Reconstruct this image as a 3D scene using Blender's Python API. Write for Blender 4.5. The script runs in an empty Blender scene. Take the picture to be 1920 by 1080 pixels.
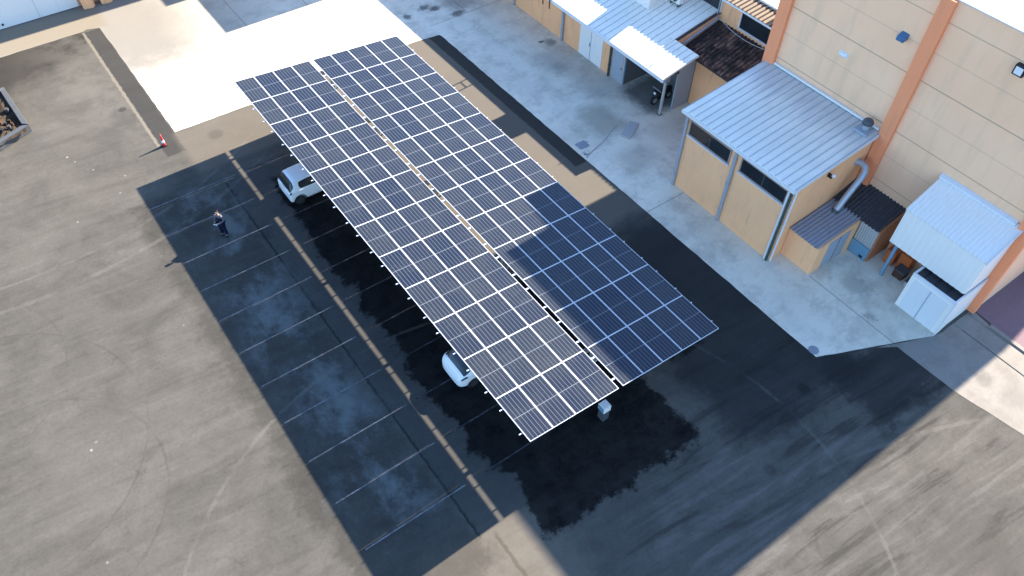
import bpy, bmesh, math, random
from mathutils import Vector, Matrix
random.seed(7)
S = bpy.context.scene
COL = S.collection

# ------------------------------------------------------------------ node helpers
class NT:
    def __init__(self, name, rough=0.8, spec=0.3, metal=0.0):
        self.m = bpy.data.materials.new(name); self.m.use_nodes = True
        self.t = self.m.node_tree; self.t.nodes.clear()
        self.out = self.t.nodes.new('ShaderNodeOutputMaterial')
        self.b = self.t.nodes.new('ShaderNodeBsdfPrincipled')
        self.t.links.new(self.b.outputs[0], self.out.inputs[0])
        self.b.inputs['Roughness'].default_value = rough
        self.b.inputs['Specular IOR Level'].default_value = spec
        self.b.inputs['Metallic'].default_value = metal
        self._xyz = {}
    def put(self, sock, v):
        if isinstance(v, (int, float)): sock.default_value = v
        elif isinstance(v, (tuple, list)):
            sock.default_value = (*v[:3], 1.0) if len(sock.default_value) == 4 else tuple(v[:3])
        else: self.t.links.new(v, sock)
    def M(self, op, a, b=0.0, c=0.0, clamp=False):
        n = self.t.nodes.new('ShaderNodeMath'); n.operation = op; n.use_clamp = clamp
        self.put(n.inputs[0], a); self.put(n.inputs[1], b); self.put(n.inputs[2], c)
        return n.outputs[0]
    def mul(self, *a):
        r = a[0]
        for v in a[1:]: r = self.M('MULTIPLY', r, v)
        return r
    def add(self, *a):
        r = a[0]
        for v in a[1:]: r = self.M('ADD', r, v)
        return r
    def sub(self, a, b): return self.M('SUBTRACT', a, b)
    def mx(self, *a):
        r = a[0]
        for v in a[1:]: r = self.M('MAXIMUM', r, v)
        return r
    def coords(self, kind='Position'):
        if kind not in self._xyz:
            if kind == 'Position':
                v = self.t.nodes.new('ShaderNodeNewGeometry').outputs['Position']
            else:
                v = self.t.nodes.new('ShaderNodeTexCoord').outputs[kind]
            s = self.t.nodes.new('ShaderNodeSeparateXYZ'); self.t.links.new(v, s.inputs[0])
            self._xyz[kind] = (v, s.outputs[0], s.outputs[1], s.outputs[2])
        return self._xyz[kind]
    def combine(self, x, y, z):
        n = self.t.nodes.new('ShaderNodeCombineXYZ')
        for i, v in enumerate((x, y, z)): self.put(n.inputs[i], v)
        return n.outputs[0]
    def noise(self, scale, detail=4.0, rough=0.55, vec=None, off=0.0, col=False, dist=0.0):
        n = self.t.nodes.new('ShaderNodeTexNoise')
        v = vec if vec is not None else self.coords()[0]
        if off:
            a = self.t.nodes.new('ShaderNodeVectorMath'); a.operation = 'ADD'
            self.t.links.new(v, a.inputs[0]); a.inputs[1].default_value = (off, off*1.7, off*.3); v = a.outputs[0]
        self.t.links.new(v, n.inputs['Vector'])
        n.inputs['Scale'].default_value = scale; n.inputs['Detail'].default_value = detail
        n.inputs['Roughness'].default_value = rough; n.inputs['Distortion'].default_value = dist
        return n.outputs[1] if col else n.outputs[0]
    def voronoi(self, scale, vec=None, feature='F1', out=0):
        n = self.t.nodes.new('ShaderNodeTexVoronoi'); n.feature = feature
        self.t.links.new(vec if vec is not None else self.coords()[0], n.inputs['Vector'])
        n.inputs['Scale'].default_value = scale
        return n.outputs[out]
    def ss(self, v, a, b, lo=0.0, hi=1.0):
        n = self.t.nodes.new('ShaderNodeMapRange'); n.interpolation_type = 'SMOOTHSTEP'
        self.put(n.inputs[0], v); n.inputs[1].default_value = a; n.inputs[2].default_value = b
        n.inputs[3].default_value = lo; n.inputs[4].default_value = hi
        return n.outputs[0]
    def lin(self, v, a, b, lo=0.0, hi=1.0):
        n = self.t.nodes.new('ShaderNodeMapRange'); n.clamp = True
        self.put(n.inputs[0], v); n.inputs[1].default_value = a; n.inputs[2].default_value = b
        n.inputs[3].default_value = lo; n.inputs[4].default_value = hi
        return n.outputs[0]
    def mix(self, f, a, b):
        n = self.t.nodes.new('ShaderNodeMix'); n.data_type = 'RGBA'
        self.put(n.inputs[0], f)
        for i, v in ((6, a), (7, b)):
            if isinstance(v, (tuple, list)): n.inputs[i].default_value = (*v[:3], 1)
            else: self.t.links.new(v, n.inputs[i])
        return n.outputs[2]
    def scale_col(self, c, f):
        n = self.t.nodes.new('ShaderNodeVectorMath'); n.operation = 'SCALE'
        if isinstance(c, (tuple, list)): n.inputs[0].default_value = c[:3]
        else: self.t.links.new(c, n.inputs[0])
        self.put(n.inputs['Scale'], f); return n.outputs[0]
    def bump(self, h, strength=0.3, dist=0.02):
        n = self.t.nodes.new('ShaderNodeBump'); n.inputs['Strength'].default_value = strength
        n.inputs['Distance'].default_value = dist
        self.t.links.new(h, n.inputs['Height']); self.t.links.new(n.outputs[0], self.b.inputs['Normal'])
    def color(self, c): self.put(self.b.inputs['Base Color'], c)
    def rough(self, r): self.put(self.b.inputs['Roughness'], r)
    def box(self, x, y, x0, x1, y0, y1, e=0.05):
        return self.mul(self.ss(x, x0-e, x0+e), self.ss(x, x1-e, x1+e, 1, 0), self.ss(y, y0-e, y0+e), self.ss(y, y1-e, y1+e, 1, 0))
    def line(self, v, at, w, e=None):
        e = e or w*.5
        return self.ss(self.M('ABSOLUTE', self.sub(v, at)), w*.5, w*.5+e, 1, 0)
    def spot(self, x, y, cx, cy, r, e=.5, ax=1.0):
        dx = self.sub(x, cx); dy = self.M('MULTIPLY', self.sub(y, cy), ax)
        d = self.M('SQRT', self.add(self.mul(dx, dx), self.mul(dy, dy)))
        return self.ss(d, r*(1-e), r*(1+e*.4), 1, 0)
    def ring(self, x, y, cx, cy, r, w):
        dx = self.sub(x, cx); dy = self.sub(y, cy)
        d = self.M('SQRT', self.add(self.mul(dx, dx), self.mul(dy, dy)))
        return self.line(d, r, w)

def weathered(name, col, rough=.75, spec=.3, var=.12, scale=1.5, metal=0.0, dirt=(.25, .22, .18), dirt_amt=.15, streak=True, bump=0.0):
    n = NT(name, rough, spec, metal)
    p, x, y, z = n.coords()
    a = n.noise(scale, 5, .6)
    if streak:
        sv = n.combine(n.mul(x, 3.0), n.mul(y, 3.0), n.mul(z, .35))
        b = n.noise(1.4, 4, .6, sv)
    else: b = n.noise(scale*4, 4, .6, off=3.0)
    f = n.add(1 - var, n.mul(a, var), n.mul(b, var))
    c = n.scale_col(col, f)
    c = n.mix(n.mul(n.ss(b, .52, .8), dirt_amt), c, dirt)
    n.color(c); n.rough(n.add(rough - .08, n.mul(a, .16)))
    if bump: n.bump(n.noise(scale*14, 3, .6), bump, .01)
    return n.m

MT = {}
# --- asphalt yard
def asphalt():
    n = NT('asphalt', .92, .15)
    p, x, y, z = n.coords()
    d1 = n.noise(.55, 6, .65, col=False); d2 = n.noise(.55, 6, .65, off=9.0)
    h1 = n.noise(3.2, 5, .7, off=4.0); h2 = n.noise(3.2, 5, .7, off=14.0)
    xd = n.add(x, n.mul(n.sub(d1, .5), 2.6), n.mul(n.sub(h1, .5), 1.3))
    yd = n.add(y, n.mul(n.sub(d2, .5), 2.6), n.mul(n.sub(h2, .5), 1.3))
    xm = n.add(x, n.mul(n.sub(d1, .5), 2.6), n.mul(n.sub(h1, .5), .7)); ym = n.add(y, n.mul(n.sub(d2, .5), 2.6), n.mul(n.sub(h2, .5), .7))
    xs = n.add(x, n.mul(n.sub(h1, .5), .22)); ys = n.add(y, n.mul(n.sub(h2, .5), .22))
    big = n.noise(.11, 5, .6, off=2.0); mid = n.noise(.5, 6, .65, off=6.0); fine = n.noise(7.0, 5, .7)
    grain = n.noise(38.0, 3, .7)
    # diagonal driving streaks
    r = math.radians(-5)
    u = n.add(n.mul(x, math.cos(r)), n.mul(y, math.sin(r))); v = n.add(n.mul(x, -math.sin(r)), n.mul(y, math.cos(r)))
    st = n.noise(1.0, 5, .65, n.combine(n.mul(u, .16), n.mul(v, 1.5), 0.0), dist=.4)
    base = n.mix(n.ss(big, .35, .65), (.094, .089, .078), (.113, .105, .090))
    base = n.mix(n.mul(n.ss(mid, .45, .7), .45), base, (.132, .124, .107))
    br = n.box(x, y, 2.0, 60, -80, -27, 3.0)
    base = n.mix(n.mul(n.ss(st, .50, .66), n.add(.22, n.mul(br, .5))), base, (.155, .146, .13))
    base = n.mix(n.mul(n.ss(st, .48, .34), n.add(.28, n.mul(br, .62))), base, (.056, .052, .046))
    lf = n.mul(.81, n.add(.44, n.mul(fine, .50), n.mul(grain, .22), n.mul(n.noise(1.6, 7, .75, off=21.0), .40)))
    blot = n.noise(.28, 7, .7, off=44.0, dist=.5)
    lf = n.mul(lf, n.ss(blot, .30, .62, .80, 1.06))
    wl = n.noise(.9, 3, .6, off=8.0, col=True)
    wv = n.t.nodes.new('ShaderNodeVectorMath'); wv.operation = 'MULTIPLY_ADD'; n.t.links.new(wl, wv.inputs[0]); wv.inputs[1].default_value = (1.6, 1.6, 0); n.t.links.new(p, wv.inputs[2])
    vc = n.voronoi(.17, wv.outputs[0], 'DISTANCE_TO_EDGE')
    crack = n.mul(n.ss(vc, .0, .006, 1, 0), n.ss(mid, .48, .58))
    lf = n.mul(lf, n.sub(1.0, n.mul(crack, .14)))
    base = n.scale_col(base, lf)
    # top left: old dark oil-stained corner
    k = n.mul(1.15, n.ss(n.add(n.mul(n.sub(yd, 16.0), 1.0), n.mul(n.sub(xd, -4.6), -.28)), -4.0, -1.2), n.ss(x, -4.75, -4.55, 1, 0))
    base = n.mix(n.mul(k, .72), base, (.024, .021, .018))
    k = n.mul(n.ss(x, -10.5, -4.7), n.ss(x, -4.75, -4.55, 1, 0), n.ss(yd, 2.0, 6.0), n.ss(mid, .35, .6))
    base = n.mix(n.mul(k, .4), base, (.155, .145, .127))
    # repaired trench strip beside the white slab
    k = n.box(xs, ys, -4.55, -3.5, .85, 15.9, .06)
    base = n.mix(n.mul(k, .75), base, (.031, .031, .030))
    base = n.mix(n.mul(n.box(xs, ys, -4.72, -4.55, 2.0, 15.9, .04), .7), base, (.2, .18, .14))
    # lighter worn tarmac between slab and carport / east of carport
    base = n.mix(n.mul(n.box(xs, ys, -3.6, 14.6, -1.5, 2.7, .3), .55), base, (.145, .124, .097))
    base = n.mix(n.mul(n.box(xs, ys, 4.6, 14.6, -17.5, 2.7, .3), .75), base, (.126, .111, .090))
    base = n.mix(n.mul(n.box(xd, yd, -5.2, 0.0, -60, -27, .6), .35), base, (.165, .142, .112))
    # bay strip: slightly darker tarmac, with carport shade painted in
    k = n.box(xs, y, -2.78, 1.0, -27.4, -2.9, .05)
    base = n.mix(n.mul(k, .5), base, (.042, .042, .041))
    base = n.mix(n.mul(n.line(xs, -2.75, .07), n.ss(y, -27.6, -27.2), n.ss(y, -3.2, -2.8, 1, 0), .7), base, (.02, .02, .02))
    base = n.mix(n.mul(n.line(xs, -2.2, .10), n.ss(y, -27.4, -27.8), .5), base, (.05, .042, .03))
    # carport shadow deepened in colour, then worn pale centre of the bays
    base = n.scale_col(base, n.sub(1.0, n.mul(n.box(xd, yd, -7.6, -2.8, -28.5, -2.0, .5), .34)))
    wsp = n.noise(.42, 8, .70, n.combine(n.mul(x, 1.0), n.mul(y, .7), 0.0), off=31.0, dist=.15)
    k = n.mul(n.box(xd, yd, -6.0, -3.0, -25.5, -3.0, 1.2), n.ss(wsp, .44, .64))
    base = n.mix(n.mul(k, .75), base, (.15, .165, .16))
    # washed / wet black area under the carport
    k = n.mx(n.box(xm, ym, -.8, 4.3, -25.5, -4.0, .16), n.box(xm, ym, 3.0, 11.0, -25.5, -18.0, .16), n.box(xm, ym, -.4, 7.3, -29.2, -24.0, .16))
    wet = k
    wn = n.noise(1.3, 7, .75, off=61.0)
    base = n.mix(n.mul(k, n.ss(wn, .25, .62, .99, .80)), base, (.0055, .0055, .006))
    # darker newer tarmac east of carport, then annex shadow painted into a strip
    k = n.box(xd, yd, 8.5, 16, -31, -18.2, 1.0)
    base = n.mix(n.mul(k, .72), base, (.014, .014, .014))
    k = n.box(xs, ys, 13.75, 14.7, -12.9, 2.7, .06)  # annex shadow band deepened in the tarmac colour
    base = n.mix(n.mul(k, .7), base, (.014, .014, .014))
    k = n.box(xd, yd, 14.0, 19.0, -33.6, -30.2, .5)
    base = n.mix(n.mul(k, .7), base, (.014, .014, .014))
    # spots, drips
    for cx, cy, r_, a in ((12.8, -30.2, .33, .8), (-5.2, 6.5, .28, .6), (8.6, -32.0, .3, .4), (-1.6, 1.2, .5, .3)):
        base = n.mix(n.mul(n.spot(xs, ys, cx, cy, r_), a), base, (.02, .019, .018))
    # tyre arcs
    for cx, cy, rr, w, c, a in ((-16.5, -16.4, 5.2, .07, (.045, .042, .038), .35), (-17.5, -13.0, 6.5, .06, (.045, .042, .038), .3),
                                (-2.0, -30.5, 13.4, .10, (.16, .15, .13), .3), (-18.0, -8.5, 5.0, .06, (.045, .042, .038), .2),
                                (6.0, -60.0, 27.0, .12, (.16, .15, .13), .3), (-28.0, -34.0, 13.0, .10, (.17, .16, .14), .28),
                                (-27.5, -34.0, 15.4, .10, (.17, .16, .14), .25), (-12.0, 16.0, 20.0, .12, (.17, .16, .14), .3),
                                (-12.0, 16.0, 21.6, .16, (.17, .16, .14), .25)):
        base = n.mix(n.mul(n.ring(xs, ys, cx, cy, rr, w), n.ss(mid, .38, .6), a), base, c)
    # bright specks
    vo = n.voronoi(1.1); sp = n.mul(n.ss(vo, .05, .10, 1, 0), n.ss(big, .5, .6), n.ss(x, -6.0, -8.0))
    base = n.mix(n.mul(sp, .6), base, (.4, .38, .35))
    k = n.mul(n.spot(xd, yd, 12.2, -39.5, 2.6, .7), .45)
    base = n.mix(k, base, (.062, .055, .047))
    tm = n.t.nodes.new('ShaderNodeVectorMath'); tm.operation = 'MULTIPLY'; n.t.links.new(base, tm.inputs[0]); tm.inputs[1].default_value = (.97, .95, .91); base = tm.outputs[0]
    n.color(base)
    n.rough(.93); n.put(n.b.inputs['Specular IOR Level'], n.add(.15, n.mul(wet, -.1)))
    n.bump(n.add(grain, n.mul(fine, 1.5)), .25, .01)
    return n.m
MT['asphalt'] = asphalt()

def concrete(name, col, dark, joints_x=(), joints_y=(), spots=(), stain=.35, warm=None):
    n = NT(name, .88, .2)
    p, x, y, z = n.coords()
    big = n.noise(.16, 5, .6, off=5.0); mid = n.noise(.8, 7, .68, off=1.0); fine = n.noise(9, 5, .7); gr = n.noise(45, 2, .6)
    h1 = n.noise(2.6, 5, .7, off=4.0); h2 = n.noise(2.6, 5, .7, off=14.0)
    xs = n.add(x, n.mul(n.sub(h1, .5), .9)); ys = n.add(y, n.mul(n.sub(h2, .5), .9))
    c = n.mix(n.mul(n.ss(mid, .42, .68), stain), col, dark)
    xw = n.add(xs, n.mul(n.sub(big, .5), 9.0)); yw = n.add(ys, n.mul(n.sub(mid, .5), 6.0))
    c = n.mix(n.mul(n.ss(big, .48, .7), .4), c, dark)
    wisp = n.noise(.9, 7, .7, n.combine(n.mul(x, .5), n.mul(y, 1.6), 0.0), dist=1.6)
    c = n.mix(n.mul(n.ss(wisp, .54, .64), .35), c, (col[0]*1.15, col[1]*1.15, col[2]*1.15))
    if warm:
        if name == 'concrete_slab': c = n.mix(n.mul(n.ss(n.add(y, n.mul(n.sub(mid, .5), 5.0)), 3.0, 12.0), n.ss(n.add(x, n.mul(n.sub(big, .5), 6.0)), 9.0, -1.0), .97), c, (.20, .182, .152))
        for (x0, x1, y0, y1, e, wc, a) in warm:
            c = n.mix(n.mul(n.box(xw if e > 1 else xs, yw if e > 1 else ys, x0, x1, y0, y1, e), a), c, wc)
    c = n.scale_col(c, n.add(.86, n.mul(fine, .18), n.mul(gr, .10)))
    for j in joints_x: c = n.mix(n.mul(n.line(n.add(x, n.mul(n.sub(h1, .5), .04)), j[0], .035), n.ss(y, j[1]-.05, j[1]+.05), n.ss(y, j[2]-.05, j[2]+.05, 1, 0), .55), c, (.08, .075, .07))
    for j in joints_y: c = n.mix(n.mul(n.line(n.add(y, n.mul(n.sub(h1, .5), .04)), j[0], .035), n.ss(x, j[1]-.05, j[1]+.05), n.ss(x, j[2]-.05, j[2]+.05, 1, 0), .55), c, (.08, .075, .07))
    for cx, cy, r_, a, ax in spots: c = n.mix(n.mul(n.spot(xs, ys, cx, cy, r_, .6, ax), a), c, (.05, .048, .045))
    n.color(c); n.bump(n.add(gr, fine), .15, .008)
    return n.m
MT['slab'] = concrete('concrete_slab', (.74, .67, .52), (.42, .37, .28),
    joints_x=((17.6, 3.7, 20), (18.2, -31.6, -25.9), (4.5, 2.7, 19), (9.0, 2.7, 19)), joints_y=((3.7, 14.6, 21), (-17.9, 14.6, 17.2)),
    spots=((13.9, 5.5, .35, .75, 1), (15.4, 5.9, .5, .75, 1.6), (16.0, 5.4, .5, .8, 1.6), (17.0, 4.0, .6, .7, 1.8), (15.2, 8.2, .7, .7, 1), (20.1, -2.4, .5, .6, 1),
           (19.63, -1.98, .2, .95, 1), (18.3, -3.8, .9, .2, .7), (18.7, -5.0, .9, .2, 1.3), (15.23, -11.66, .36, .7, 1), (14.93, -12.4, .2, .7, 1),
           (18.0, 5.5, 1.5, .45, 1), (18.6, -29.3, .35, .4, 1.0), (19.6, -27.6, .7, .35, .8)), stain=.6,
    warm=((16.6, 18.6, -11.9, -9.2, .5, (.26, .21, .14), .55), (16.0, 18.5, -15.3, -13.4, .6, (.31, .26, .19), .45), (19.0, 22.6, -16.5, -12.6, .6, (.33, .24, .18), .35),
          (18.6, 21.0, -9.0, -3.0, .6, (.33, .28, .24), .4), (20.4, 23.3, -12.0, -8.9, .5, (.09, .085, .075), .85), (-40, -3.0, 16.0, 19.3, .3, (.20, .168, .122), .9)))  # dark entry paints the porch shade onto the floor
MT['pave'] = concrete('pavement_concrete', (.235, .212, .178), (.17, .15, .125), joints_x=((21.5, -60, -32), (22.6, -60, -32)),
    spots=((19.9, -34.6, .45, .35, 1), (20.1, -36.0, .7, .25, 1)), stain=.7)
MT['lane'] = weathered('lane_tarmac', (.20, .13, .14), .9, .2, .3, 1.2, dirt=(.1, .09, .1), dirt_amt=.5, streak=False)

MT['tan'] = weathered('tan_render', (.97, .50, .245), .85, .2, .2, .8, dirt=(.50, .30, .18), dirt_amt=.6, bump=.1)
MT['tan_annex'] = weathered('tan_annex_render', (.94, .47, .225), .85, .2, .2, .9, dirt=(.35, .2, .13), dirt_amt=.6, bump=.1)
MT['terra'] = weathered('terracotta_render', (.90, .31, .14), .8, .25, .1, .8, dirt=(.3, .15, .1), dirt_amt=.25)
MT['brick_orange'] = weathered('orange_render', (.42, .17, .08), .85, .2, .2, 1.2)
def facade():
    n = NT('warehouse_panel', .8, .25)
    p, x, y, z = n.coords()
    a = n.noise(.35, 4, .55); b = n.noise(1.2, 5, .6, n.combine(x, n.mul(y, 1.6), n.mul(z, .25)))
    c = n.mix(n.ss(a, .35, .65), (.95, .55, .32), (.98, .585, .345))
    c = n.mix(n.mul(n.ss(b, .45, .75), .4), c, (.68, .43, .26))
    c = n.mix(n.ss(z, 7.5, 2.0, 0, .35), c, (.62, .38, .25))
    for zz, a_ in ((3.2, .5), (6.05, .55), (8.9, .6), (11.75, .45)):
        c = n.mix(n.mul(n.line(z, zz, .035, .02), a_), c, (.26, .18, .12))
    for zz in (4.62, 7.47, 10.32):
        c = n.mix(n.mul(n.line(z, zz, .03, .02), .22), c, (.2, .16, .13))
    n.color(c); return n.m
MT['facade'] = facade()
MT['metal_roof'] = weathered('white_metal_roof', (.82, .77, .64), .5, .4, .14, .7, dirt=(.38, .37, .35), dirt_amt=.6, streak=False)
def shedroof():
    n = NT('shed_roof_metal', .5, .4); p, x, y, z = n.coords()
    a = n.noise(.7, 5, .6); b = n.noise(1.0, 5, .65, n.combine(n.mul(x, .35), n.mul(y, 3.0), 0.0))
    c = n.mix(n.ss(a, .3, .7), (.76, .72, .60), (.86, .80, .68))
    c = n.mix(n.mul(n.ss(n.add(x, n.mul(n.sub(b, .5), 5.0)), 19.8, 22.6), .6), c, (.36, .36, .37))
    c = n.mix(n.mul(n.ss(b, .5, .7), .3), c, (.50, .49, .46))
    n.color(c); n.rough(n.add(.42, n.mul(a, .2))); return n.m
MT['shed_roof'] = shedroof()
MT['roof_rib'] = weathered('roof_rib_metal', (.33, .36, .38), .5, .4, .1, .7, streak=False)
MT['white_sheet'] = weathered('white_sheet_metal', (.82, .77, .69), .5, .4, .06, .7, dirt=(.5, .48, .45), dirt_amt=.2)
MT['white_trim'] = weathered('white_trim', (.7, .69, .67), .5, .4, .06, 1)
MT['fibre'] = weathered('fibre_cement_sheet', (.27, .27, .29), .85, .2, .2, 1.3, dirt=(.10, .09, .08), dirt_amt=.6, streak=False)
MT['fibre_dark'] = weathered('dark_fibre_cement', (.055, .052, .055), .85, .2, .3, 1.2, streak=False)
MT['fibre_light'] = weathered('pale_corrugated_sheet', (.42, .40, .37), .7, .3, .15, 1.5)
def strip():
    n = NT('tan_corrugated_sheet', .85, .2); p, x, y, z = n.coords()
    k = n.ss(n.M('FRACT', n.M('DIVIDE', y, .3)), .45, .6)
    n.color(n.mix(k, (.03, .02, .014), n.mix(n.noise(2, 4, .6), (.22, .16, .10), (.32, .25, .18)))); return n.m
MT['fibre_tan'] = strip()
def tiles():
    n = NT('roof_tiles', .9, .15)
    p, x, y, z = n.coords()
    vo = n.voronoi(3.0, n.combine(n.mul(x, .8), n.mul(y, 1.3), 0.0), out=1)
    a = n.noise(1.2, 5, .7)
    c = n.mix(vo, (.025, .016, .012), (.30, .16, .11))
    c = n.mix(n.ss(a, .42, .62, .85, 0), c, (.022, .019, .017))
    n.color(c); return n.m
MT['tiles'] = tiles()
MT['porch_shade'] = weathered('painted_shade_porch_wall', (.13, .125, .12), .85, .2, .2, 1.2)  # dark grey stands for the shade inside the porch
MT['pipe'] = weathered('grey_pipe', (.33, .36, .39), .5, .4, .1, 2)
MT['duct'] = weathered('galvanised_duct', (.42, .45, .48), .42, .5, .1, 2, metal=.4)
MT['green_pipe'] = weathered('dark_green_pipe', (.04, .07, .065), .5, .4, .1, 2)
MT['blue_metal'] = weathered('blue_metal', (.14, .27, .36), .5, .4, .15, 2)
MT['blue_paint'] = weathered('blue_paint', (.05, .14, .26), .5, .4, .1, 2)
MT['grey_door'] = weathered('grey_blue_door', (.34, .37, .40), .6, .3, .1, 1)
MT['black'] = weathered('black_plastic', (.02, .02, .022), .6, .3, .2, 2)
MT['rubber'] = weathered('rubber', (.022, .022, .022), .85, .2, .2, 3)
MT['steel'] = weathered('galvanised_steel', (.45, .46, .47), .45, .5, .1, 2, metal=.5)
MT['dark_steel'] = weathered('dark_steel', (.07, .075, .08), .5, .4, .2, 2)
MT['red'] = weathered('red_plastic', (.50, .035, .04), .5, .4, .12, 4)
MT['orange'] = weathered('orange_plastic', (.5, .12, .03), .6, .3, .2, 2)
MT['white_band'] = weathered('white_band', (.75, .73, .72), .5, .4, .06, 4)
MT['wood'] = weathered('rusty_wood', (.08, .04, .025), .85, .2, .3, 3)
MT['soil'] = weathered('soil', (.045, .033, .022), .95, .1, .7, 2.2, streak=False, dirt=(.02, .018, .015), dirt_amt=.8, bump=.8)
MT['lamp_glass'] = weathered('lamp_glass', (.75, .75, .73), .3, .5, .03, 3)
MT['line'] = None
def linepaint(a=(.10, .10, .098), b=(.22, .225, .22)):
    n = NT('worn_line_paint', .85, .2)
    w = n.noise(2.2, 5, .7); w2 = n.noise(14, 4, .7)
    k = n.mul(n.ss(w, .38, .62), n.ss(w2, .3, .6))
    n.color(n.mix(k, a, b)); return n.m
MT['line'] = linepaint()
MT['line2'] = linepaint((.022, .022, .023), (.085, .088, .09))
def glass(name, c, rough=.08):
    n = NT(name, rough, .5); a = n.noise(1.2, 3, .5)
    n.color(n.mix(a, c, (c[0]*2.5, c[1]*2.5, c[2]*2.5))); return n.m
MT['glass'] = glass('dark_window_glass', (.012, .014, .016))
MT['car_glass'] = glass('car_glass', (.010, .013, .014), .05)
MT['shelf'] = glass('dark_recess', (.01, .014, .016), .6)
def carpaint():
    n = NT('white_car_paint', .28, .5); a = n.noise(3, 3, .5)
    n.color(n.mix(a, (.82, .80, .76), (.88, .86, .82))); n.b.inputs['Coat Weight'].default_value = .4
    n.b.inputs['Coat Roughness'].default_value = .05; return n.m
MT['paint'] = carpaint()
MT['taillight'] = weathered('tail_lamp_red', (.22, .012, .012), .2, .5, .05, 4)
MT['alloy'] = weathered('wheel_rim', (.09, .09, .095), .35, .5, .05, 4, metal=.6)
# solar cells: local coordinates, panel 1.075 x 2.205 m
PW, PL = 1.086, 2.215
def cells():
    n = NT('solar_cells', .22, .2)
    p, x, y, z = n.coords('Object')
    oi = n.t.nodes.new('ShaderNodeObjectInfo').outputs['Random']
    px, py, pz = None, None, None
    nx, ny = 6, 24
    u = n.M('FRACT', n.mul(n.add(n.M('DIVIDE', x, PW-.08), .5), nx))
    v = n.M('FRACT', n.mul(n.add(n.M('DIVIDE', y, PL-.08), .5), ny))
    du = n.M('ABSOLUTE', n.sub(u, .5)); dv = n.M('ABSOLUTE', n.sub(v, .5))
    gx = n.ss(du, .39, .49); gy = n.ss(dv, .36, .5)
    midl = n.line(y, 0.0, .022, .012)
    c0 = n.mix(oi, (.006, .0115, .029), (.017, .022, .034))
    dust = n.noise(.8, 4, .6); dw = n.noise(5, 4, .6)
    c0 = n.mix(n.add(n.mul(n.ss(dust, .35, .75), .3), n.mul(dw, .10)), c0, (.032, .036, .036))
    tint = n.ss(oi, .9, 1.0)
    c = n.mix(n.mul(gx, .95), c0, (.112, .122, .124))
    c = n.mix(n.mul(gy, .25), c, (.085, .087, .092))
    c = n.mix(n.mul(midl, .75), c, (.15, .165, .18))
    n.color(c)
    n.rough(n.add(.16, n.mul(dust, .2)))
    return n.m
MT['cells'] = cells()
MT['alu'] = weathered('anodised_frame', (.66, .67, .68), .45, .4, .04, 3, metal=.1)
MT['skin'] = weathered('skin', (.45, .27, .19), .6, .3, .05, 8, streak=False)
MT['hair'] = weathered('dark_hair', (.02, .014, .01), .7, .3, .2, 20, streak=False)
MT['jeans'] = weathered('navy_trousers', (.006, .009, .03), .85, .2, .2, 8, streak=False)
MT['vest'] = weathered('black_vest', (.015, .015, .02), .85, .2, .2, 8, streak=False)
MT['shirt'] = weathered('pale_shirt', (.11, .108, .12), .85, .2, .1, 8, streak=False)

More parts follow.
